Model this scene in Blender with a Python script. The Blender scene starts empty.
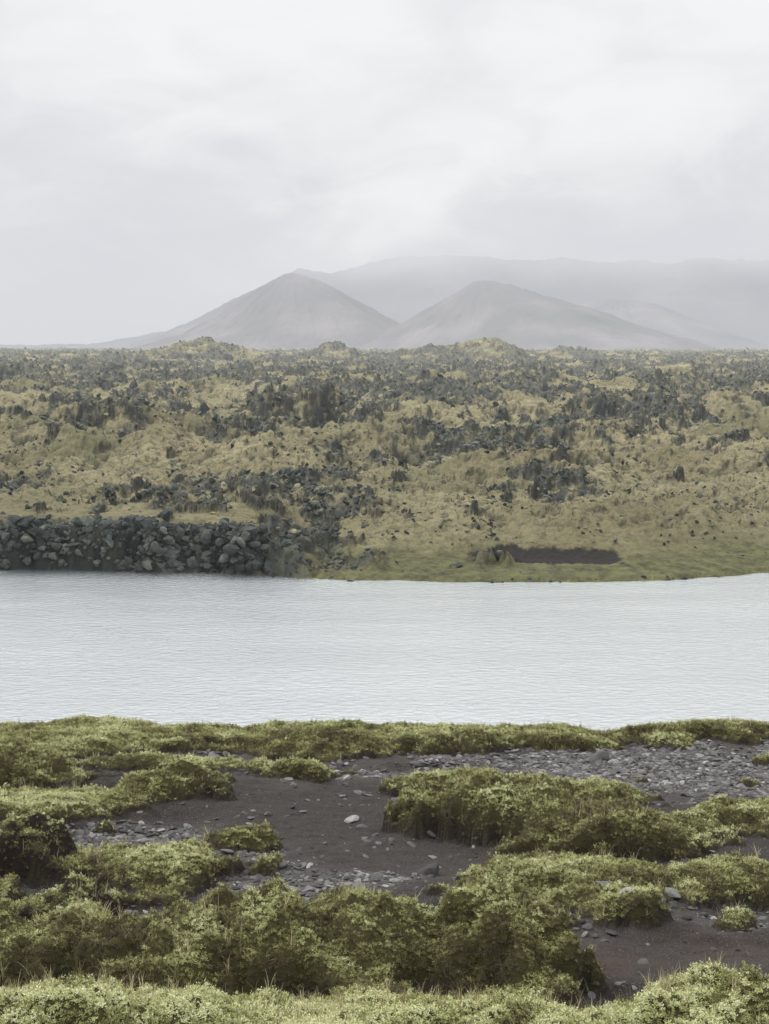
import bpy, math, numpy as np
from mathutils import Vector
rng = np.random.default_rng(7)
scene = bpy.context.scene
scene.view_settings.view_transform = 'Standard'
scene.view_settings.look = 'None'
scene.view_settings.exposure = 0

# ------------------------------------------------------------------ noise
_perm = rng.permutation(4096).astype(np.int64)
_ang = rng.random(4096) * 2 * np.pi
_gx, _gy = np.cos(_ang), np.sin(_ang)
def _h(ix, iy, s):
    return _perm[(_perm[(ix + s * 131) & 4095] + iy) & 4095]
def pn(x, y, s=0):
    xi = np.floor(x).astype(np.int64); yi = np.floor(y).astype(np.int64)
    xf = x - xi; yf = y - yi
    u = xf*xf*xf*(xf*(xf*6-15)+10); v = yf*yf*yf*(yf*(yf*6-15)+10)
    def g(a, b):
        k = _h(xi+a, yi+b, s)
        return _gx[k]*(xf-a) + _gy[k]*(yf-b)
    a = g(0,0); b = g(1,0); c = g(0,1); d = g(1,1)
    return ((a+(b-a)*u) + ((c+(d-c)*u)-(a+(b-a)*u))*v) * 1.5
def fbm(x, y, o=4, s=0, gain=0.5):
    r = 0; a = 1; t = 0
    for i in range(o):
        r = r + a*pn(x, y, s+i); t += a; a *= gain
        x = x*2.03+5.1; y = y*2.03+1.7
    return r/t
def ridged(x, y, o=4, s=0, gain=0.55):
    r = 0; a = 1; t = 0
    for i in range(o):
        r = r + a*(1-np.abs(pn(x, y, s+i))*1.8); t += a; a *= gain
        x = x*2.1+3.3; y = y*2.1+8.7
    return r/t
def billow(x, y, o=4, s=0, gain=0.5):
    r = 0; a = 1; t = 0
    for i in range(o):
        r = r + a*np.abs(pn(x, y, s+i)); t += a; a *= gain
        x = x*2.1+3.3; y = y*2.1+8.7
    return r/t
def worley(x, y, s=0):
    xi = np.floor(x).astype(np.int64); yi = np.floor(y).astype(np.int64)
    best = np.full(x.shape, 9.0); cid = np.zeros(x.shape)
    for a in (-1,0,1):
        for b in (-1,0,1):
            k = _h(xi+a, yi+b, s)
            px = xi+a+(k & 63)/64.0; py = yi+b+((k >> 6) & 63)/64.0
            d = (px-x)**2+(py-y)**2
            m = d < best
            best = np.where(m, d, best); cid = np.where(m, (k % 97)/97.0, cid)
    return np.sqrt(best), cid
def sst(a, b, x):
    t = np.clip((x-a)/(b-a), 0, 1); return t*t*(3-2*t)

# ------------------------------------------------------------------ mesh helpers
def link(ob):
    scene.collection.objects.link(ob); return ob
def grid_object(name, X, Y, Z, attrs, mat):
    ny, nx = X.shape
    me = bpy.data.meshes.new(name)
    me.vertices.add(nx*ny)
    co = np.stack([X, Y, Z], -1).reshape(-1, 3).astype(np.float32)
    me.vertices.foreach_set("co", co.ravel())
    i = np.arange(nx*ny).reshape(ny, nx)
    q = np.stack([i[:-1,:-1], i[:-1,1:], i[1:,1:], i[1:,:-1]], -1).reshape(-1, 4)
    n = len(q)
    me.loops.add(n*4); me.polygons.add(n)
    me.loops.foreach_set("vertex_index", q.ravel().astype(np.int32))
    me.polygons.foreach_set("loop_start", (np.arange(n)*4).astype(np.int32))
    me.polygons.foreach_set("use_smooth", np.ones(n, bool))
    me.update(calc_edges=True)
    for k, v in attrs.items():
        a = me.attributes.new(k, 'FLOAT', 'POINT')
        a.data.foreach_set("value", v.ravel().astype(np.float32))
    me.materials.append(mat)
    return link(bpy.data.objects.new(name, me))
def normals_of(X, Y, Z):
    P = np.stack([X, Y, Z], -1)
    dx = np.gradient(P, axis=1); dy = np.gradient(P, axis=0)
    n = np.cross(dx, dy); n /= np.linalg.norm(n, axis=-1, keepdims=True)+1e-12
    return n
def raw_mesh(name, verts, faces, mat, smooth=False):
    me = bpy.data.meshes.new(name)
    me.from_pydata([tuple(v) for v in verts], [], [tuple(f) for f in faces])
    if smooth:
        for p in me.polygons: p.use_smooth = True
    me.materials.append(mat)
    return bpy.data.objects.new(name, me)

def euler_from_normal(n, spin, lean):
    m = n*(1-lean[:,None]) + np.array([0,0,1.0])*lean[:,None]
    m /= np.linalg.norm(m, axis=1, keepdims=True)
    th = np.arccos(np.clip(m[:,2], -1, 1)); ph = np.arctan2(m[:,1], m[:,0])
    def Rz(a):
        c, s = np.cos(a), np.sin(a); z = np.zeros_like(a); o = np.ones_like(a)
        return np.stack([np.stack([c,-s,z],-1), np.stack([s,c,z],-1), np.stack([z,z,o],-1)], -2)
    def Ry(a):
        c, s = np.cos(a), np.sin(a); z = np.zeros_like(a); o = np.ones_like(a)
        return np.stack([np.stack([c,z,s],-1), np.stack([z,o,z],-1), np.stack([-s,z,c],-1)], -2)
    R = Rz(ph) @ Ry(th) @ Rz(spin)
    b = -np.arcsin(np.clip(R[:,2,0], -1, 1))
    a = np.arctan2(R[:,2,1], R[:,2,2]); c = np.arctan2(R[:,1,0], R[:,0,0])
    return np.stack([a, b, c], -1)

def instancer(name, pos, rot, scl, tint, variants):
    N = len(pos)
    col = bpy.data.collections.new(name+"_parts")
    for v in variants: col.objects.link(v)
    me = bpy.data.meshes.new(name)
    me.vertices.add(N); me.vertices.foreach_set("co", pos.astype(np.float32).ravel())
    for k, t, v, f in (("rot",'FLOAT_VECTOR',rot,"vector"),("scl",'FLOAT_VECTOR',scl,"vector"),("tint",'FLOAT',tint,"value")):
        a = me.attributes.new(k, t, 'POINT'); a.data.foreach_set(f, v.astype(np.float32).ravel())
    a = me.attributes.new("idx", 'INT', 'POINT')
    a.data.foreach_set("value", rng.integers(0, len(variants), N).astype(np.int32))
    ob = link(bpy.data.objects.new(name, me))
    ng = bpy.data.node_groups.new(name+"_nodes", 'GeometryNodeTree')
    ng.interface.new_socket("Geometry", in_out='INPUT', socket_type='NodeSocketGeometry')
    ng.interface.new_socket("Geometry", in_out='OUTPUT', socket_type='NodeSocketGeometry')
    nd = ng.nodes
    gi = nd.new('NodeGroupInput'); go = nd.new('NodeGroupOutput')
    ci = nd.new('GeometryNodeCollectionInfo'); ci.inputs['Collection'].default_value = col
    ci.inputs['Separate Children'].default_value = True
    ci.inputs['Reset Children'].default_value = True
    ip = nd.new('GeometryNodeInstanceOnPoints'); ip.inputs['Pick Instance'].default_value = True
    def na(nm, ty):
        n = nd.new('GeometryNodeInputNamedAttribute'); n.data_type = ty
        n.inputs['Name'].default_value = nm
        return [o for o in n.outputs if o.enabled and o.name == 'Attribute'][0]
    L = ng.links.new
    L(gi.outputs[0], ip.inputs['Points']); L(ci.outputs[0], ip.inputs['Instance'])
    L(na("idx",'INT'), ip.inputs['Instance Index'])
    L(na("rot",'FLOAT_VECTOR'), ip.inputs['Rotation'])
    L(na("scl",'FLOAT_VECTOR'), ip.inputs['Scale'])
    L(ip.outputs[0], go.inputs[0])
    m = ob.modifiers.new("scatter", 'NODES'); m.node_group = ng
    return ob

# ------------------------------------------------------------------ material helpers
class M:
    def __init__(s, name):
        s.m = bpy.data.materials.new(name); s.m.use_nodes = True
        s.t = s.m.node_tree; s.t.nodes.clear(); s.L = s.t.links.new
        s.out = s.n('ShaderNodeOutputMaterial')
    def n(s, ty, **kw):
        x = s.t.nodes.new(ty)
        for k, v in kw.items(): setattr(x, k, v)
        return x
    def set(s, sock, v):
        if isinstance(v, bpy.types.NodeSocket): s.L(v, sock)
        else: sock.default_value = v
    def attr(s, nm, inst=False):
        a = s.n('ShaderNodeAttribute', attribute_name=nm)
        if inst: a.attribute_type = 'INSTANCER'
        return a.outputs['Fac']
    def pos(s): return s.n('ShaderNodeNewGeometry').outputs['Position']
    def noise(s, scale, detail=4, rough=0.55, vec=None):
        x = s.n('ShaderNodeTexNoise'); x.inputs['Scale'].default_value = scale
        x.inputs['Detail'].default_value = detail; x.inputs['Roughness'].default_value = rough
        s.L(vec if vec is not None else s.pos(), x.inputs['Vector']); return x.outputs['Fac']
    def math(s, op, a, b=0.0, clamp=False):
        x = s.n('ShaderNodeMath', operation=op, use_clamp=clamp)
        s.set(x.inputs[0], a); s.set(x.inputs[1], b); return x.outputs[0]
    def ramp(s, f, stops):
        x = s.n('ShaderNodeValToRGB'); e = x.color_ramp.elements
        while len(e) < len(stops): e.new(0.5)
        for i, (p, c) in enumerate(stops):
            e[i].position = p
            e[i].color = (c, c, c, 1) if isinstance(c, (int, float)) else (*c, 1)
        s.L(f, x.inputs[0]); return x.outputs[0]
    def mix(s, f, a, b, mode='MIX'):
        x = s.n('ShaderNodeMix', data_type='RGBA', blend_type=mode)
        s.set(x.inputs[0], f)
        for k, v in ((6, a), (7, b)):
            if isinstance(v, tuple): x.inputs[k].default_value = (*v, 1)
            else: s.L(v, x.inputs[k])
        return x.outputs[2]
    def bsdf(s, col, rough=0.9, bump=None, bstr=0.5, bdist=0.02, spec=0.25):
        p = s.n('ShaderNodeBsdfPrincipled')
        if isinstance(col, tuple): p.inputs['Base Color'].default_value = (*col, 1)
        else: s.L(col, p.inputs['Base Color'])
        s.set(p.inputs['Roughness'], rough)
        p.inputs['Specular IOR Level'].default_value = spec
        if bump is not None:
            b = s.n('ShaderNodeBump'); b.inputs['Strength'].default_value = bstr
            b.inputs['Distance'].default_value = bdist
            s.L(bump, b.inputs['Height']); s.L(b.outputs[0], p.inputs['Normal'])
        return p.outputs[0]
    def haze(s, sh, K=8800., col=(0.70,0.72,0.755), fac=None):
        """aerial perspective painted on as emission"""
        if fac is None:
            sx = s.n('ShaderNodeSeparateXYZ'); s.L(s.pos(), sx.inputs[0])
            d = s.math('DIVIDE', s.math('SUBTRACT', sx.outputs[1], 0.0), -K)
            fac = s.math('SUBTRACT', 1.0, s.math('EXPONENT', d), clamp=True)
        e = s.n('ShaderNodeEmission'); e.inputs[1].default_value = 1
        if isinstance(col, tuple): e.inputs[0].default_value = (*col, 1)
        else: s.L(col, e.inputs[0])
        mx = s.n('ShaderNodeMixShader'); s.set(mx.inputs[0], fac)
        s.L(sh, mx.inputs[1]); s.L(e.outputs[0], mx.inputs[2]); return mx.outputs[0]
    def done(s, sh): s.L(sh, s.out.inputs[0]); return s.m

# ------------------------------------------------------------------ world
sun_el, sun_az = math.radians(42), math.radians(-58)
w = bpy.data.worlds.new("World"); scene.world = w; w.use_nodes = True
t = w.node_tree; t.nodes.clear(); L = t.links.new
sky = t.nodes.new('ShaderNodeTexSky'); sky.sky_type = 'NISHITA'; sky.sun_disc = False
sky.sun_elevation = sun_el; sky.sun_rotation = sun_az
bg1 = t.nodes.new('ShaderNodeBackground'); bg1.inputs[1].default_value = 0.1; L(sky.outputs[0], bg1.inputs[0])
tc = t.nodes.new('ShaderNodeTexCoord')
sx = t.nodes.new('ShaderNodeSeparateXYZ'); L(tc.outputs['Generated'], sx.inputs[0])
def wm(op, a, b):
    x = t.nodes.new('ShaderNodeMath'); x.operation = op
    for i, v in enumerate((a, b)):
        if isinstance(v, (int, float)): x.inputs[i].default_value = v
        else: L(v, x.inputs[i])
    return x.outputs[0]
def wnoise(sc, scl, loc, det, dist=0.0):
    mp = t.nodes.new('ShaderNodeMapping'); mp.inputs['Scale'].default_value = scl; mp.inputs['Location'].default_value = loc
    L(tc.outputs['Generated'], mp.inputs[0])
    nz = t.nodes.new('ShaderNodeTexNoise'); nz.inputs['Scale'].default_value = sc; nz.inputs['Detail'].default_value = det
    nz.inputs['Roughness'].default_value = 0.5; nz.inputs['Distortion'].default_value = dist
    L(mp.outputs[0], nz.inputs[0]); return wm('SUBTRACT', nz.outputs[0], 0.5)
c1_ = wnoise(5.0, (1,1,2.2), (3.1,.4,1.2), 6, .3)
c2_ = wnoise(13.0, (1,1,2.2), (1.7,2.4,.2), 6, .8)
zz = wm('ADD', sx.outputs[2], wm('ADD', wm('MULTIPLY', c1_, 0.26), wm('MULTIPLY', c2_, 0.16)))
rp = t.nodes.new('ShaderNodeValToRGB'); L(zz, rp.inputs[0])
stops = [(0.0,(0.70,0.715,0.755)),(0.05,(0.72,0.732,0.768)),(0.085,(0.76,0.77,0.795)),(0.13,(0.845,0.85,0.862)),(0.18,(0.915,0.915,0.92)),(0.32,(0.97,0.97,0.97)),(1.0,(1.0,1.0,1.0))]
e = rp.color_ramp.elements
while len(e) < len(stops): e.new(0.5)
for i, (p, c) in enumerate(stops): e[i].position = p; e[i].color = (*c, 1)
bg2 = t.nodes.new('ShaderNodeBackground'); L(rp.outputs[0], bg2.inputs[0])
up = t.nodes.new('ShaderNodeMapRange'); up.inputs[1].default_value = 0.22; up.inputs[2].default_value = 1.0
up.inputs[3].default_value = 1.0; up.inputs[4].default_value = 2.0; L(sx.outputs[2], up.inputs[0])
L(up.outputs[0], bg2.inputs[1])
ms = t.nodes.new('ShaderNodeMixShader'); ms.inputs[0].default_value = 0.96
L(bg1.outputs[0], ms.inputs[1]); L(bg2.outputs[0], ms.inputs[2])
wo = t.nodes.new('ShaderNodeOutputWorld'); L(ms.outputs[0], wo.inputs[0])

sd = bpy.data.lights.new("sun", 'SUN'); sd.energy = 1.5; sd.angle = math.radians(11); sd.color = (1, 0.97, 0.92)
so = link(bpy.data.objects.new("sun", sd))
dv = Vector((math.sin(sun_az)*math.cos(sun_el), math.cos(sun_az)*math.cos(sun_el), math.sin(sun_el)))
so.rotation_euler = dv.to_track_quat('Z', 'Y').to_euler()

# ------------------------------------------------------------------ camera
cd = bpy.data.cameras.new("camera"); co = link(bpy.data.objects.new("camera", cd))
co.location = (0, 0, 1.9); co.rotation_euler = (math.radians(90-5.87), 0, 0)
cd.sensor_fit = 'VERTICAL'; cd.sensor_height = 24; cd.lens = 12/math.tan(math.radians(17.5))
cd.clip_start = 0.1; cd.clip_end = 60000
scene.camera = co
WATER = -23.1

# ------------------------------------------------------------------ materials: foreground
m = M("foreground_ground_material")
moss = m.attr("moss"); grav = m.attr("gravel"); peat = m.attr("peat")
soil = m.mix(m.noise(9, 5), (0.027,0.023,0.021), (0.054,0.046,0.042))
soil = m.mix(m.ramp(m.noise(160, 3), [(0.56,0.0),(0.66,1.0)]), soil, (0.12,0.11,0.102))
red = m.ramp(m.noise(1.6, 3), [(0.44,0.0),(0.62,1.0)])
soil = m.mix(m.math('MULTIPLY', red, m.attr("red")), soil, (0.095,0.053,0.038))
gv = m.mix(m.noise(45, 5, 0.7), (0.06,0.057,0.055), (0.20,0.192,0.187))
mg = m.mix(m.noise(14, 5, 0.7), (0.050,0.044,0.020), (0.12,0.115,0.042))
c = m.mix(grav, soil, gv); c = m.mix(moss, c, mg); c = m.mix(peat, c, (0.030,0.022,0.018))
fg_mat = m.done(m.bsdf(c, 0.95, m.noise(70, 6, 0.7), 0.9, 0.02))

def leaf_mat(name, stops):
    m = M(name); tint = m.attr("tint", True)
    f = m.math('ADD', tint, m.math('MULTIPLY', m.math('SUBTRACT', m.n('ShaderNodeObjectInfo').outputs['Random'], 0.5), 0.18))
    return m.done(m.bsdf(m.ramp(f, stops), 0.65, spec=0.3))
moss_mat = leaf_mat("heath_moss_material", [(0.0,(0.055,0.040,0.024)),(0.18,(0.11,0.088,0.040)),(0.40,(0.205,0.195,0.075)),(0.62,(0.32,0.325,0.128)),(0.82,(0.43,0.455,0.205)),(1.0,(0.60,0.61,0.35))])
grass_mat = leaf_mat("dry_grass_material", [(0,(0.22,0.20,0.08)),(1,(0.58,0.51,0.32))])
def stone_mat(name, stops, sc, haze=False, bs=0.6, bd=0.05):
    m = M(name)
    tco = m.n('ShaderNodeTexCoord').outputs['Object']
    f = m.math('ADD', m.attr("tint", True), m.math('MULTIPLY', m.math('SUBTRACT', m.noise(sc, 4, 0.65, tco), 0.5), 0.6))
    sh = m.bsdf(m.ramp(f, stops), 0.9, m.noise(sc*2, 5, 0.7, tco), bs, bd)
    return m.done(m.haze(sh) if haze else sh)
pebble_mat = stone_mat("gravel_material", [(0.0,(0.045,0.042,0.040)),(0.5,(0.15,0.145,0.14)),(0.85,(0.30,0.295,0.285)),(1.0,(0.5,0.49,0.47))], 2.0)

# ------------------------------------------------------------------ foreground terrain
def axis(lo, dlo, dhi, hi, step, coarse):
    mid = np.arange(dlo, dhi, step)
    def geo(a, b):
        out = []; p = a; s = step; sg = 1 if b > a else -1
        while (b-p)*sg > 0:
            s = min(s*1.25, coarse); p += sg*s; out.append(p)
        return np.array(out)
    return np.concatenate([geo(dlo, lo)[::-1], mid, geo(dhi, hi)])
xs = axis(-160, -3.6, 3.6, 160, 0.0115, 3.0)
ys = axis(-60, 3.5, 10.8, 75, 0.0115, 2.0)
X, Y = np.meshgrid(xs, ys)
# hummocks: cx, cy, rx, ry, height
H = [(-1.5,5.05,.38,.30,.16),(-1.05,4.98,.32,.26,.11),(-.70,4.92,.29,.25,.12),(-.36,4.94,.31,.28,.16),(0.0,4.98,.27,.26,.14),(.36,5.0,.29,.30,.205),
 (-1.5,4.2,.5,.3,.10),(-.78,4.18,.45,.25,.10),(-.15,4.0,.3,.22,.03),(.28,4.13,.42,.25,.08),(.88,4.18,.45,.32,.10),(1.55,4.3,.45,.36,.11),
 (.55,7.0,.46,.42,.15),(1.0,6.65,.32,.30,.09),(.15,7.2,.24,.19,.12),(.72,6.0,.36,.22,.05),(.42,7.9,.45,.2,.04),(1.0,7.5,.25,.2,.04),
 (-.95,7.75,.32,.22,.08),(-.80,6.1,.26,.20,.06),(-.58,6.62,.12,.10,.04),(-1.75,7.3,.35,.3,.02),(-2.0,6.6,.3,.25,.05),
 (-1.38,6.2,.20,.14,.11),(-1.07,5.58,.18,.12,.08),(-1.75,5.7,.3,.2,.08),(-.15,5.5,.2,.12,.04),
 (-1.95,8.2,.28,.22,.11),(-1.8,9.2,.5,.2,.02),(-1.05,9.3,.4,.15,.02),(-.32,9.15,.35,.22,.06),(.35,9.2,.35,.18,.04),(.95,9.35,.3,.12,.02),
 (1.9,9.7,.5,.08,.02),(-.40,8.2,.2,.10,.04),(-1.3,8.5,.26,.14,.02),(1.55,6.95,.34,.18,.04),(2.1,6.9,.35,.25,.05),
 (1.35,5.95,.22,.14,.05),(1.9,5.9,.3,.22,.07),(.9,5.5,.14,.08,.04),(1.25,5.55,.12,.08,.03),(-2.8,7.8,.6,.6,.1),(-2.7,9.0,.7,.5,.05),(-2.6,5.5,.6,.5,.12),(2.5,5.0,.5,.4,.12),
 (1.3,8.3,.12,.05,.02),(1.9,8.0,.16,.06,.02),(2.2,8.9,.2,.07,.02),(-.45,6.25,.09,.05,.02),(-1.2,6.95,.1,.05,.02)]
# bare places, some painted in for shadow gaps: cx, cy, rx, ry, weight, gravel
B = [(-.30,7.35,.68,.72,1.5,0.0),(.12,6.50,.34,.42,1.5,0.10),(1.75,8.55,1.15,.85,1.4,1.0),(1.0,5.15,.55,.26,1.6,0.12),(-.34,6.02,.34,.30,1.4,.8),
     (-1.17,6.8,.32,.26,1.2,.8),(-.68,5.56,.42,.11,1.3,.5),(1.2,6.3,.5,.2,1.1,.7),(-.9,8.75,.75,.22,1.2,.7),(-1.0,7.3,.35,.15,1.0,0.),(.2,5.5,.3,.14,.9,.2),
     (-1.4,5.4,.3,.08,.7,.2),(1.4,5.6,.4,.18,1.0,.7),(.1,8.6,.8,.14,.9,.3),(2.2,7.6,.5,.25,1.0,.8),(-1.6,6.0,.25,.12,.8,.0),(-1.7,7.9,.4,.1,.8,.1),(-2.4,7.2,.3,.2,.8,.5),(.5,6.35,.3,.06,.9,.1),(1.15,7.25,.2,.1,.9,.6),
     (-.35,4.58,.16,.08,1.4,0.),(.18,4.66,.12,.10,1.6,0.),(.66,4.72,.14,.18,1.6,0.),(-.85,4.62,.10,.05,.9,0.),(-1.15,5.9,.2,.12,1.0,0.),(-1.38,6.0,.2,.06,1.2,0.),(-1.5,7.0,.2,.06,.9,.1),(-1.9,7.65,.3,.06,.9,.1),(-1.2,8.15,.3,.05,.9,0.),(.7,6.5,.25,.05,.8,0.)]  # first entries: bare dark soil in place of the shadow gap between mounds
wx = X + 0.21*fbm(X/.42, Y/.42, 4, 11, .65) + 0.03*fbm(X/.09, Y/.09, 2, 14)
wy = Y + 0.21*fbm(X/.42, Y/.42, 4, 21, .65) + 0.03*fbm(X/.09, Y/.09, 2, 24)
dome = np.zeros_like(X); S = 0.02 + 1.1*fbm(X/.8, Y/.8, 6, 31, .74)
for cx, cy, rx, ry, h in H:
    d = np.sqrt(((wx-cx)/rx)**2+((wy-cy)/ry)**2)
    dome = np.maximum(dome, h*np.clip(1-d**1.9, 0, 1)**0.8)
    S = S + 0.75*np.exp(-(d*0.9)**3)
gravel = np.zeros_like(X) + 0.4*sst(-.05, .25, fbm(X/.9, Y/.9, 3, 41))
hollow = np.zeros_like(X)
for cx, cy, rx, ry, wgt, g in B:
    d = np.sqrt(((wx-cx)/rx)**2+((wy-cy)/ry)**2); k = np.exp(-d**3)
    S = S - wgt*k*.66; gravel = gravel*(1-k)+g*k; hollow = np.maximum(hollow, k)
S = S + 0.7*sst(4.52, 4.3, Y) + .25*sst(9.2, 9.6, Y)
mossm = sst(0.0, 0.10, S)
plane = -0.08*(Y-4.4) - .035*sst(7, 9.8, Y)
plane = np.where(Y < 3, -0.08*(3-4.4) + 0*Y, plane)
rim = 9.75 + 0.25*fbm(X/1.2, Y*0, 4, 51)
over = np.clip(Y-rim, 0, None)
plane = plane - 0.62*over**2/(over+0.5) - 0.25*sst(3, 12, over)*over*0.3
Z = plane + 0.05*fbm(X/1.1, Y/1.1, 3, 61) + .045*sst(8.8,9.6,Y)*fbm(X/.4, Y/.4, 3, 63)
bl1 = billow(wx/.15, wy/.15, 3, 71, .6)
lump = 0.095*(bl1-.2) + 0.016*fbm(X/.06, Y/.06, 3, 75)
Z = Z + mossm*(0.035*sst(0, .6, S)+0.012 + lump*(.5+.6*sst(.02,.1,dome))) + dome*sst(-.05,.26,S)*(0.95+1.0*fbm(X/.26, Y/.26, 4, 81, .6)) - 0.055*hollow
Z = Z + (1-mossm)*(0.016*fbm(X/.12, Y/.12, 3, 91) + 0.006*gravel*fbm(X/.03, Y/.03, 2, 95))
Z = np.maximum(Z, WATER-1.5)
N = normals_of(X, Y, Z)
steep = sst(0.80, 0.55, N[...,2])
edge = np.exp(-((S-0.02)/0.07)**2)
brown = np.exp(-(((X+1.35)/.35)**2+((Y-6.1)/.35)**2)) + np.exp(-(((X+1.07)/.25)**2+((Y-5.5)/.2)**2))
peat = np.clip(edge*0.9 + steep*0.5*(1-sst(.2,.5,S)) + brown*steep*1.5, 0, 1)*np.clip(mossm*1.6+edge, 0, 1)
red = np.exp(-(((X-.75)/.4)**2+((Y-4.85)/.3)**2)) + 0.2*np.exp(-(((X-1.2)/.5)**2+((Y-5.2)/.3)**2))
grid_object("foreground_ground", X, Y, Z, dict(moss=mossm, gravel=gravel, peat=peat, red=np.clip(red*1.4,0,1)), fg_mat)

def sprig(name, nleaf, seed, tall, mat, lw=0.24):
    r = np.random.default_rng(seed); V = []; F = []
    for i in range(nleaf):
        a = r.random()*2*np.pi; el = r.uniform(0.15, 1.35)
        z0 = r.uniform(0, 0.6)*tall; ln = r.uniform(0.35, 0.75)
        d = np.array([np.cos(a)*np.cos(el), np.sin(a)*np.cos(el), np.sin(el)])
        s = np.array([-np.sin(a), np.cos(a), 0])*lw*r.uniform(.6, 1.2)
        b = np.array([r.normal()*.25, r.normal()*.25, z0])
        k = len(V)
        V += [b, b+d*ln*.55+s*.5, b+d*ln, b+d*ln*.55-s*.5]
        F += [(k, k+1, k+2, k+3)]
    return raw_mesh(name, V, F, mat)
def tuft(name, nb, seed, mat):
    r = np.random.default_rng(seed); V = []; F = []
    for i in range(nb):
        a = r.random()*6.283; bend = r.uniform(.15, .8); h = r.uniform(.5, 1); wd = 0.018
        b = np.array([r.normal()*.06, r.normal()*.06, 0.]); d = np.array([np.cos(a), np.sin(a), 0])
        s = np.array([-d[1], d[0], 0])*wd; k = len(V); n = 5
        for j in range(n):
            q = j/(n-1); p = b+d*bend*q*q*h+np.array([0,0,h*q*(1-.25*bend*q)])
            V += [p+s*(1-q*.85), p-s*(1-q*.85)]
        for j in range(n-1): F.append((k+2*j, k+2*j+1, k+2*j+3, k+2*j+2))
    return raw_mesh(name, V, F, mat)
def rock(name, seed, mat, sub=2, rough=.35, flat=.7, ncut=9, lo=.45):
    import bmesh
    r = np.random.default_rng(seed); bm = bmesh.new(); bmesh.ops.create_icosphere(bm, subdivisions=sub, radius=1)
    pl = r.normal(size=(ncut, 3)); pl /= np.linalg.norm(pl, axis=1, keepdims=True); of = r.uniform(lo, .85, ncut)
    sc = np.array([r.uniform(.75,1.25), r.uniform(.7,1.1), flat*r.uniform(.8,1.2)])
    for v in bm.verts:
        p = np.array(v.co)
        for n_, o_ in zip(pl, of):
            e_ = p@n_-o_
            if e_ > 0: p = p-n_*e_*.9
        p = p*sc*(1+rough*.5*(r.random()-.5))
        v.co = p
    me = bpy.data.meshes.new(name); bm.to_mesh(me); bm.free(); me.materials.append(mat)
    return bpy.data.objects.new(name, me)

dense = (np.abs(X) < 3.55) & (Y > 3.55) & (Y < 10.75)
ii = np.flatnonzero(dense.ravel())
Xf, Yf, Zf, Nf = X.ravel(), Y.ravel(), Z.ravel(), N.reshape(-1,3)
mf, gf, pf, Sf, df, bf = mossm.ravel(), gravel.ravel(), peat.ravel(), S.ravel(), dome.ravel(), bl1.ravel()
vis = np.abs(Xf) < (0.62+0.27*Yf)
def pick(wgt, n):
    p = wgt[ii]; p = p/p.sum(); return rng.choice(ii, n, p=p)
big = fbm(Xf/.5, Yf/.5, 3, 101); sm = fbm(Xf/.13, Yf/.13, 3, 105)
def place(k, jit=.008, lift=0.0):
    P = np.stack([Xf[k], Yf[k], Zf[k]], -1); P[:, :2] += rng.uniform(-jit, jit, (len(k), 2)); P[:,2] += lift
    return P
W = (mf > .5)*(1-.75*pf)*np.where(vis, 1, .2)/np.clip(Nf[:,2], .25, 1)*np.where(Yf < 6.6, 1.35, .9)*(.45+.55*sst(0,.5,Sf))
k = pick(W, 350000)
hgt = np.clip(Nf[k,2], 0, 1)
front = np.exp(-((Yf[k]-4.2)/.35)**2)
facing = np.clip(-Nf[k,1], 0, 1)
tint = .57 + .55*big[k] + .50*sm[k] + 1.3*(bf[k]-.2) + .18*front - .45*(1-hgt)**.9 - .24*facing + .12*rng.normal(size=len(k))  # shade painted into tint: crevices, steep sides and viewer-facing sides darker
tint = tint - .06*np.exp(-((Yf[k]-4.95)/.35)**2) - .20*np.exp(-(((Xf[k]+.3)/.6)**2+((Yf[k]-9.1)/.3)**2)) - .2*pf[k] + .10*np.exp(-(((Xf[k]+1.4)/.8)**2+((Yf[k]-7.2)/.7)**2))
s = rng.uniform(.0055, .0122, len(k))*(1+.20*(Yf[k]-5)/3)*(1+.40*front)
rot = euler_from_normal(Nf[k], rng.random(len(k))*6.28, rng.uniform(0, .5, len(k)))
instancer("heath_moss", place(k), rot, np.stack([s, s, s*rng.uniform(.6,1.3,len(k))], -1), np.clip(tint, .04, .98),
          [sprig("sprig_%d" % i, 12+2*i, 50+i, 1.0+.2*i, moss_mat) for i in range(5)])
gm = fbm(Xf/.35, Yf/.35, 2, 111)
W = (mf > .3)*sst(.0, .4, gm)*(.3+ (1-Nf[:,2])) * np.where(vis,1,.3) + .04*(mf>.3)
W = W*np.where(Yf<7,1,.6)+ (mf>.2)*3.5*np.exp(-(((Xf-.75)/.12)**2+((Yf-5.2)/.25)**2)) + .6*(mf>.2)*np.exp(-(((Yf-4.35))/.15)**2)
k = pick(W, 5600); s = rng.uniform(.025, .08, len(k))
rot = euler_from_normal(Nf[k], rng.random(len(k))*6.28, rng.uniform(.6, 1, len(k)))
instancer("dry_grass", place(k), rot, np.stack([s*.8,s*.8,s],-1), rng.random(len(k)), [tuft("tuft_%d"%i, 5+i, 80+i, grass_mat) for i in range(4)])
W = (mf < .4)*(sst(.15,.8,gf)+.012)*np.where(vis,1,.3)*(.2+sst(-.2,.4,fbm(Xf/.2,Yf/.2,3,121)))
k = pick(W, 42000); s = .004+.021*rng.random(len(k))**3.0 ; s = s*(1+.10*(Yf[k]-5))
rot = rng.uniform(-.35,.35,(len(k),3)); rot[:,2] = rng.random(len(k))*6.28
tn = np.clip(.46+.21*rng.normal(size=len(k)), .05, .85); tn[rng.random(len(k)) < .02] = .95
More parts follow.
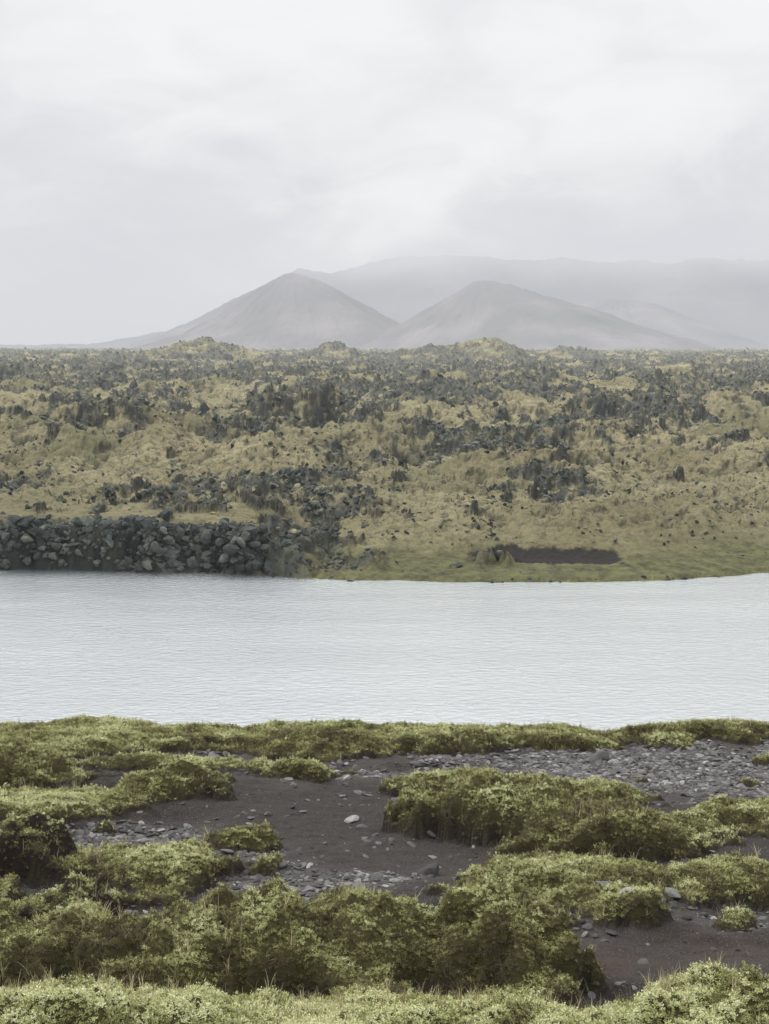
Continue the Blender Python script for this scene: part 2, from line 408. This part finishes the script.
instancer("gravel", place(k, .008, .001), rot, np.stack([s, s*rng.uniform(.6,1,len(k)), s*rng.uniform(.4,.8,len(k))], -1), tn,
          [rock("pebble_%d"%i, 30+i, pebble_mat, 2, .12) for i in range(6)])
def zat(x, y):
    return Z[np.argmin(np.abs(ys-y)), np.argmin(np.abs(xs-x))]
for i, (x, y, s_, tn_) in enumerate([(-.15,7.35,.045,.95),(-.62,5.58,.04,.8),(-.72,5.55,.035,.95),(.86,5.62,.05,.9),(.80,5.75,.035,.6),(.17,6.2,.09,.2),(-.1,5.95,.04,.6),(1.05,5.75,.04,.7),(-.42,5.9,.04,.55),(1.2,8.9,.07,.4),(.95,8.4,.06,.5),(-1.15,6.7,.04,.75),(1.8,8.0,.05,.7),(-.85,8.75,.06,.6),(1.45,8.2,.05,.9)]):
    m = M("stone_material_%d" % i)
    base = .05+.34*tn_**2
    cc = m.mix(m.noise(60, 5, .7), (base*.6, base*.59, base*.57), (base*1.2, base*1.18, base*1.15))
    mt = m.done(m.bsdf(cc, .9, m.noise(90, 5, .7), .6, .01))
    o = link(rock("stone", 200+i, mt, 3, .10, .55)); o.name = "stone"
    o.location = (x, y, zat(x, y)+s_*.1); o.scale = (s_, s_*.8, s_*.8); o.rotation_euler = (rng.uniform(-.3,.3), rng.uniform(-.3,.3), rng.random()*6)

# ------------------------------------------------------------------ lake
m = M("lake_water_material")
mp_ = m.n('ShaderNodeMapping'); mp_.inputs['Scale'].default_value = (.65, 1.0, 1); mp_.inputs['Rotation'].default_value = (0,0,.25); m.L(m.pos(), mp_.inputs[0])
n1 = m.noise(1.7, 5, .72, mp_.outputs[0])
mp2 = m.n('ShaderNodeMapping'); mp2.inputs['Scale'].default_value = (.45, 1.3, 1); m.L(m.pos(), mp2.inputs[0])
n2 = m.noise(.06, 5, .6, mp2.outputs[0])
g = m.n('ShaderNodeBsdfGlossy'); g.inputs['Color'].default_value = (.915,.937,.95,1); g.inputs['Roughness'].default_value = .17
bp = m.n('ShaderNodeBump'); bp.inputs['Distance'].default_value = .34
m.L(m.math('ADD', .18, m.math('MULTIPLY', n2, .7)), bp.inputs['Strength'])
m.L(n1, bp.inputs['Height']); m.L(bp.outputs[0], g.inputs['Normal'])
d_ = m.n('ShaderNodeBsdfDiffuse'); d_.inputs[0].default_value = (.19,.22,.235,1)
fr = m.math('ADD', .66, m.math('MULTIPLY', n2, .28))
mx = m.n('ShaderNodeMixShader'); m.L(fr, mx.inputs[0]); m.L(d_.outputs[0], mx.inputs[1]); m.L(g.outputs[0], mx.inputs[2])
lake_mat = m.done(mx.outputs[0])
lake = link(raw_mesh("lake", [(-3000,20,WATER),(3000,20,WATER),(3000,420,WATER),(-3000,420,WATER)], [(0,1,2,3)], lake_mat))

# ------------------------------------------------------------------ lava field
m = M("lava_field_material")
lv = m.attr("lava"); gr = m.attr("green"); so_ = m.attr("soil"); cav = m.attr("cav"); stp = m.attr("steep"); val = m.attr("valley")
tanc = m.mix(m.ramp(m.noise(.05, 5, .6), [(.35,0.),(.65,1.)]), (.30,.26,.14), (.46,.41,.245))
tanc = m.mix(m.ramp(m.noise(.9, 6, .8), [(.39,0.),(.53,1.)]), m.mix(.7, tanc, (.095,.095,.06)), tanc)
tanc = m.mix(m.ramp(m.noise(.03, 5, .6), [(.48,0.),(.64,.6)]), tanc, (.20,.20,.105))
tanc = m.mix(m.math('MULTIPLY', val, .65), tanc, (.10,.105,.075))
lc = m.mix(m.ramp(m.noise(.7, 6, .75), [(.35,0.),(.65,1.)]), (.045,.050,.048), (.155,.167,.15))
lc = m.mix(m.ramp(m.noise(.3, 5, .8), [(.48,0.),(.58,.75)]), lc, (.22,.21,.13))
gc = m.mix(m.ramp(m.noise(.5, 6, .8), [(.38,0.),(.62,1.)]), (.085,.08,.045), (.24,.245,.105))
scn = m.mix(m.noise(1.2, 4), (.026,.023,.021), (.05,.043,.038))
c = m.mix(lv, tanc, lc); c = m.mix(gr, c, gc)
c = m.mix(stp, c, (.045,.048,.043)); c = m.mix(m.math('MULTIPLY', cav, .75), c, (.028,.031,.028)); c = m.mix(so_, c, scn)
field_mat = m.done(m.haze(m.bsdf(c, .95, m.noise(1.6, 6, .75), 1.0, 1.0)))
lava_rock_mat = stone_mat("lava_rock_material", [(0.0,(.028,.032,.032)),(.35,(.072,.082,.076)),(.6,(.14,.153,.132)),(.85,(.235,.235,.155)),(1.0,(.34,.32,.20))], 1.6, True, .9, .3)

th = np.concatenate([np.linspace(-1.25,-.32,120)[:-1], np.arange(-.32,.32,.00062), np.linspace(.32,1.25,120)[1:]])
rr = np.concatenate([np.exp(np.arange(np.log(164), np.log(3200), .0020)), np.geomspace(3210, 30000, 60)])
T, R = np.meshgrid(th, rr)
FX, FY = np.tan(T)*R, R*1.0
shore = np.interp(FX, [-400,-42,-28,-15,-8,5,20,30,42,80,400],[200,181,179,177,173.5,170.5,170.5,171.5,177.5,182,230])
shore = shore + 1.6*fbm(FX/7, FX*0, 5, 201, .6)
D = FY - shore
left = sst(-6, -18, FX + 5*fbm(FX/8, FY/8, 3, 207))
Dr = D + left*(3.2*fbm(FX/5, FY/9, 5, 205, .65))
bank = left*(4.1*sst(-.6, 2.8, Dr)+1.2*sst(3, 8, Dr)+.6*sst(9,24,D)) + (1-left)*(.5*sst(-.2, 1.2, D)+.5*sst(2, 9, D)+3.6*sst(8, 26, D))
FZ = WATER - .8*sst(0,-2,D) + bank*sst(-1.2,.3,D)
amp = sst(15, 110, D)
FZ = FZ + amp*(4.2*fbm(FX/95, FY/120, 3, 211) + 7.5*fbm(FX/26, FY/30, 3, 215) + 3.8*billow(FX/13, FY/16, 3, 217)) + 1.6*sst(8,30,D)*fbm(FX/9, FY/10, 4, 218, .6)
FZ = FZ + sst(350, 900, FY)*(1.6 + 4.6*fbm(FX/160, FY/260, 3, 221)) + sst(700,2500,FY)*(1.0+9*np.abs(fbm(FX/60, FY/200, 4, 224)))
def hump(x0, y0, rx, ry, h):
    d = ((FX-x0)/rx)**2+((FY-y0)/ry)**2
    return h*np.exp(-d)
FZ = FZ + hump(-166,1500,42,80,19)+hump(-235,1700,60,90,10)+hump(-50,1700,24,60,15)+hump(95,1500,36,80,18)+hump(55,1600,60,90,11)+hump(205,1900,60,90,8)
FZ = FZ + hump(-84,420,30,14,4.5)+hump(-6,300,9,6,4.5)+hump(66,420,40,16,4.5)+hump(27,250,22,9,3)+hump(-41,260,22,9,3.2)+hump(-15,345,25,8,4)+hump(50,330,20,8,3.8)+hump(-50,310,20,8,4)
la = .80*fbm(FX/34, FY/75, 5, 231, .6) + .60*fbm(FX/4.5, FY/7, 5, 236, .68)
band = np.interp(FY, [170,190,215,245,285,330,400,480,600,900,1500,3000,9000],[-.12,-.15,-.17,-.18,-.15,-.07,-.06,-.02,-.01,.04,.04,.06,.1])
band = band - .3*np.exp(-(((FX-19)/18)**2+((D-12)/10)**2))
band = band + .22*np.exp(-(((FX+10)/8)**2+((D-10)/11)**2))
lava = sst(-.06, .10, la+band)
lava = np.maximum(lava, left*sst(8, 3, Dr+2.5*fbm(FX/4,FY/5,3,239)))
beach = (1-left)*sst(14, 7, D)*sst(-12, 0, FX+8*np.minimum(0,3-D))
lava = lava*(1-np.clip(beach,0,1)*.97)
hh_ = np.clip(hump(-166,1500,40,80,1)+hump(95,1500,38,80,1), 0, 1); lava = lava*(1-.3*hh_)
w1, c1 = worley(FX/3.2+.3*fbm(FX/4,FY/4,2,241), FY/3.6, 3)
w2, c2 = worley(FX/1.3, FY/1.5, 5)
dist = np.clip(FY/250, .8, 5)
rough = 2.2*(ridged(FX/13, FY/15, 5, 251, .62)-.55)*1.5 + (1-w1)*1.9*c1 + (1-w2)*.8*c2
rough = rough*np.clip(dist**.35,.8,1.6)*np.where(D<10, .85, 1)
small = (1-w2)*.6*sst(.4,.9,c2) + 1.6*billow(FX/4, FY/5, 4, 261, .6)-.2
FZ = FZ + lava*rough*sst(-1.5,1.0,D) + (1-lava)*sst(10,25,D)*small + (1-left)*sst(1,4,D)*.4*billow(FX/1.6,FY/2,3,265,.6)
soil_p = np.exp(-(((FX-18.0+2.5*fbm(FX/5,FY/5,4,295,.6))/9.2)**4+((D-11.0+.04*(FX-18)+2.8*fbm(FX/4,FY/5,4,297,.65))/3.3)**4))
FZ = FZ - .5*soil_p
def blur(a, n, ax):
    cs = np.cumsum(np.insert(a, 0, 0, axis=ax), axis=ax); L_ = a.shape[ax]
    i1 = np.clip(np.arange(L_)+n+1, 0, L_); i0 = np.clip(np.arange(L_)-n, 0, L_)
    out = np.take(cs, i1, ax)-np.take(cs, i0, ax); cnt = i1-i0
    return out/(cnt[:,None] if ax == 0 else cnt[None,:])
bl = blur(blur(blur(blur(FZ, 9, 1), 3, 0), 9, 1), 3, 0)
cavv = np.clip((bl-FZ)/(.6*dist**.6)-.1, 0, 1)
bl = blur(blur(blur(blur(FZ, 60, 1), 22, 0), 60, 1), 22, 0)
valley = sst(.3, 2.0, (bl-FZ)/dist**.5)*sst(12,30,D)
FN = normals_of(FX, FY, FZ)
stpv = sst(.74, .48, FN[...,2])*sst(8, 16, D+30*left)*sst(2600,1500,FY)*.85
green = np.clip((1-left)*sst(17, 8, D+6*fbm(FX/6,FY/6,4,271,.6)) + .2*sst(45,15,D)*(1-lava),0,1)*(1-lava*.8)
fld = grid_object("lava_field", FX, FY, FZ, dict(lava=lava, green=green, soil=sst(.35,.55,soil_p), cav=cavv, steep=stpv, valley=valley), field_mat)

fx, fy, fz, lf, dd = FX.ravel(), FY.ravel(), FZ.ravel(), lava.ravel(), D.ravel()
lfl = left.ravel(); vf = valley.ravel()
ok = (np.abs(T.ravel()) < .32) & (fy < 2600) & (dd > -.3)
jj = np.flatnonzero(ok)
cl = fbm(fx/5, fy/7, 3, 281); cl2 = fbm(fx/9, fy/14, 3, 285)
wgt = lf**1.5*(.2+sst(-.15,.35,cl))+.26*(1-lf)*sst(.05,.4,cl2)*(dd>14)+(.04+.05*vf)*(dd>14) + 1.2*lfl*(dd<5) + .12*(np.abs(dd)<.6) + .006
wgt = wgt*np.clip(400/fy, .25, 1)**.5*(1-soil_p.ravel())
p = wgt[jj]; p /= p.sum(); k = rng.choice(jj, 120000, p=p)
s = (.09+.50*rng.random(len(k))**3.6)*(fy[k]/230)**.48
s = np.where(lf[k] < .4, s*.7, s)
s = np.where((lfl[k]>.5)&(dd[k]<6), s*rng.uniform(1,1.9,len(k)), s)
P = np.stack([fx[k]+rng.normal(size=len(k))*.3, fy[k]+rng.normal(size=len(k))*.4, fz[k]+.02*s], -1)
rot = rng.uniform(-.7,.7,(len(k),3)); rot[:,2] = rng.random(len(k))*6.28
tn = np.clip(.48+.25*rng.normal(size=len(k))+.45*fbm(fx[k]/15,fy[k]/20,2,291), 0, 1)
tn = np.where(dd[k] < 5, tn*.7, tn)
instancer("lava_rocks", P, rot, np.stack([s*rng.uniform(.7,1.6,len(k)), s, s*rng.uniform(.5,1.3,len(k))], -1), tn,
          [rock("lava_block_%d"%i, 60+i, lava_rock_mat, 2, .8, .85, 7, .25) for i in range(8)])

# ------------------------------------------------------------------ mountains
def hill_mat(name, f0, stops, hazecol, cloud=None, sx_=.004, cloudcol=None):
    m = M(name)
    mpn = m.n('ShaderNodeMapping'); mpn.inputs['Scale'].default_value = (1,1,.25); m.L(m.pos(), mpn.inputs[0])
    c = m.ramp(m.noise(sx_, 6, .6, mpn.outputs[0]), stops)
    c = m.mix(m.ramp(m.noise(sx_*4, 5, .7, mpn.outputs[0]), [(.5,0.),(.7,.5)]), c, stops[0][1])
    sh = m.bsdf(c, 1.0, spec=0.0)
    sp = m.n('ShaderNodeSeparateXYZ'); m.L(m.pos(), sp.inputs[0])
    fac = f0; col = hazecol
    if cloud:  # cloud veil painted onto the upper slopes through the haze emission
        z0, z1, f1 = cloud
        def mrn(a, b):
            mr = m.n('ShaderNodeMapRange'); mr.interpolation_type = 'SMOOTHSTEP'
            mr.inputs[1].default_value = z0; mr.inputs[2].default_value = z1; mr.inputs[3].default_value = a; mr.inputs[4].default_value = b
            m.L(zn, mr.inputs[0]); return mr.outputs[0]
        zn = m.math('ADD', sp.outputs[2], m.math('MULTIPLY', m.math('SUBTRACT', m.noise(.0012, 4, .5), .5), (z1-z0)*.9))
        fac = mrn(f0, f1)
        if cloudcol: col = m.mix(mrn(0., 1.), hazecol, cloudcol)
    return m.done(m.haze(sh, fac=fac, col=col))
def hill(name, u0, dist, peak, Lt, Rt, mat, seed, depth=1.0):
    sc = dist/1624.; hpk = (345-peak)*sc+1.9+20
    ext = max(Lt[0][-1], Rt[0][-1])*1.15*sc
    gx = np.linspace(-ext, ext, 420); gy = np.linspace(-ext*depth, ext*depth, 340)
    A, Bb = np.meshgrid(gx, gy)
    wa = A + 18*fbm(A/160, Bb/160, 5, seed); wb = Bb + 18*fbm(A/160+9, Bb/160, 5, seed+5)
    d = np.hypot(wa, wb/depth); cs = np.where(d > 0, wa/np.maximum(d, 1), 0)
    dl = np.interp(d/sc, Lt[0], Lt[1]); dr = np.interp(d/sc, Rt[0], Rt[1])
    k = sst(-.6, .6, cs); drop = (dl*(1-k)+dr*k)*sc
    ang = np.arctan2(wb, wa)
    gul = fbm(np.cos(ang)*7+d/900, np.sin(ang)*7+d/900, 5, seed+9, .6)
    Zh = hpk - drop + gul*19*sst(0, 120, d) + 7*fbm(A/60, Bb/60, 4, seed+12)
    Zh = Zh - 20
    edge = sst(ext*.85, ext, np.maximum(np.abs(A), np.abs(Bb)/depth)); Zh = Zh*(1-edge)+(-60)*edge
    o = grid_object(name, A, Bb, Zh, {}, mat); o.location = ((u0-384.5)*sc, dist, 0); return o
st = [(.3,(.10,.115,.10)),(.5,(.175,.165,.16)),(.7,(.31,.275,.27))]
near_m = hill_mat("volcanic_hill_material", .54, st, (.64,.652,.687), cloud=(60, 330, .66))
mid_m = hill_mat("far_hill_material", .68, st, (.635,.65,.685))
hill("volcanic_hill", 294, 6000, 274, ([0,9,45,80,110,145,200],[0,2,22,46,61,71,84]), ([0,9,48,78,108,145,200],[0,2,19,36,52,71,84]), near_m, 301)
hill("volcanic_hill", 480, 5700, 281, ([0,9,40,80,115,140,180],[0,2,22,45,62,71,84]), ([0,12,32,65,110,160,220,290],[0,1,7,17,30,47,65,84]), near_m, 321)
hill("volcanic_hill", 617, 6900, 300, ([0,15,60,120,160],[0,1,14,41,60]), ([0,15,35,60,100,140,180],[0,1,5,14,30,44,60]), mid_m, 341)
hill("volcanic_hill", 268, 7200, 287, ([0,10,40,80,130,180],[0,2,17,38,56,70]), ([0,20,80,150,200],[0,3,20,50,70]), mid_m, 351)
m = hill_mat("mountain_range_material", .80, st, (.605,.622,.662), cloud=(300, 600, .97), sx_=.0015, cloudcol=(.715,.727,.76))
D9 = 9800; sc = D9/1624
uu = [-900,-300,-50,100,180,235,275,300,330,345,365,395,430,470,520,560,620,700,769,1000,1600]
vv = [340,341,344,342,326,302,276,267,270,267,262,256,253,254,259,257,260,257,259,256,270]
gx = np.linspace((-700-384)*sc, (1500-384)*sc, 900); gy = np.linspace(-900, 900, 90)
A, Bb = np.meshgrid(gx, gy)
hh = np.interp(A/sc+384.5, uu, vv); hh = (345-hh)*sc
Zr = hh*np.clip(1-np.abs(Bb+120*fbm(A/500,Bb/500,3,371))/900, 0, 1)**.9*(1+.06*fbm(A/400,Bb/400,5,361)) + 40*ridged(A/500,Bb/700,4,365)*sst(900,500,np.abs(Bb)) - 40
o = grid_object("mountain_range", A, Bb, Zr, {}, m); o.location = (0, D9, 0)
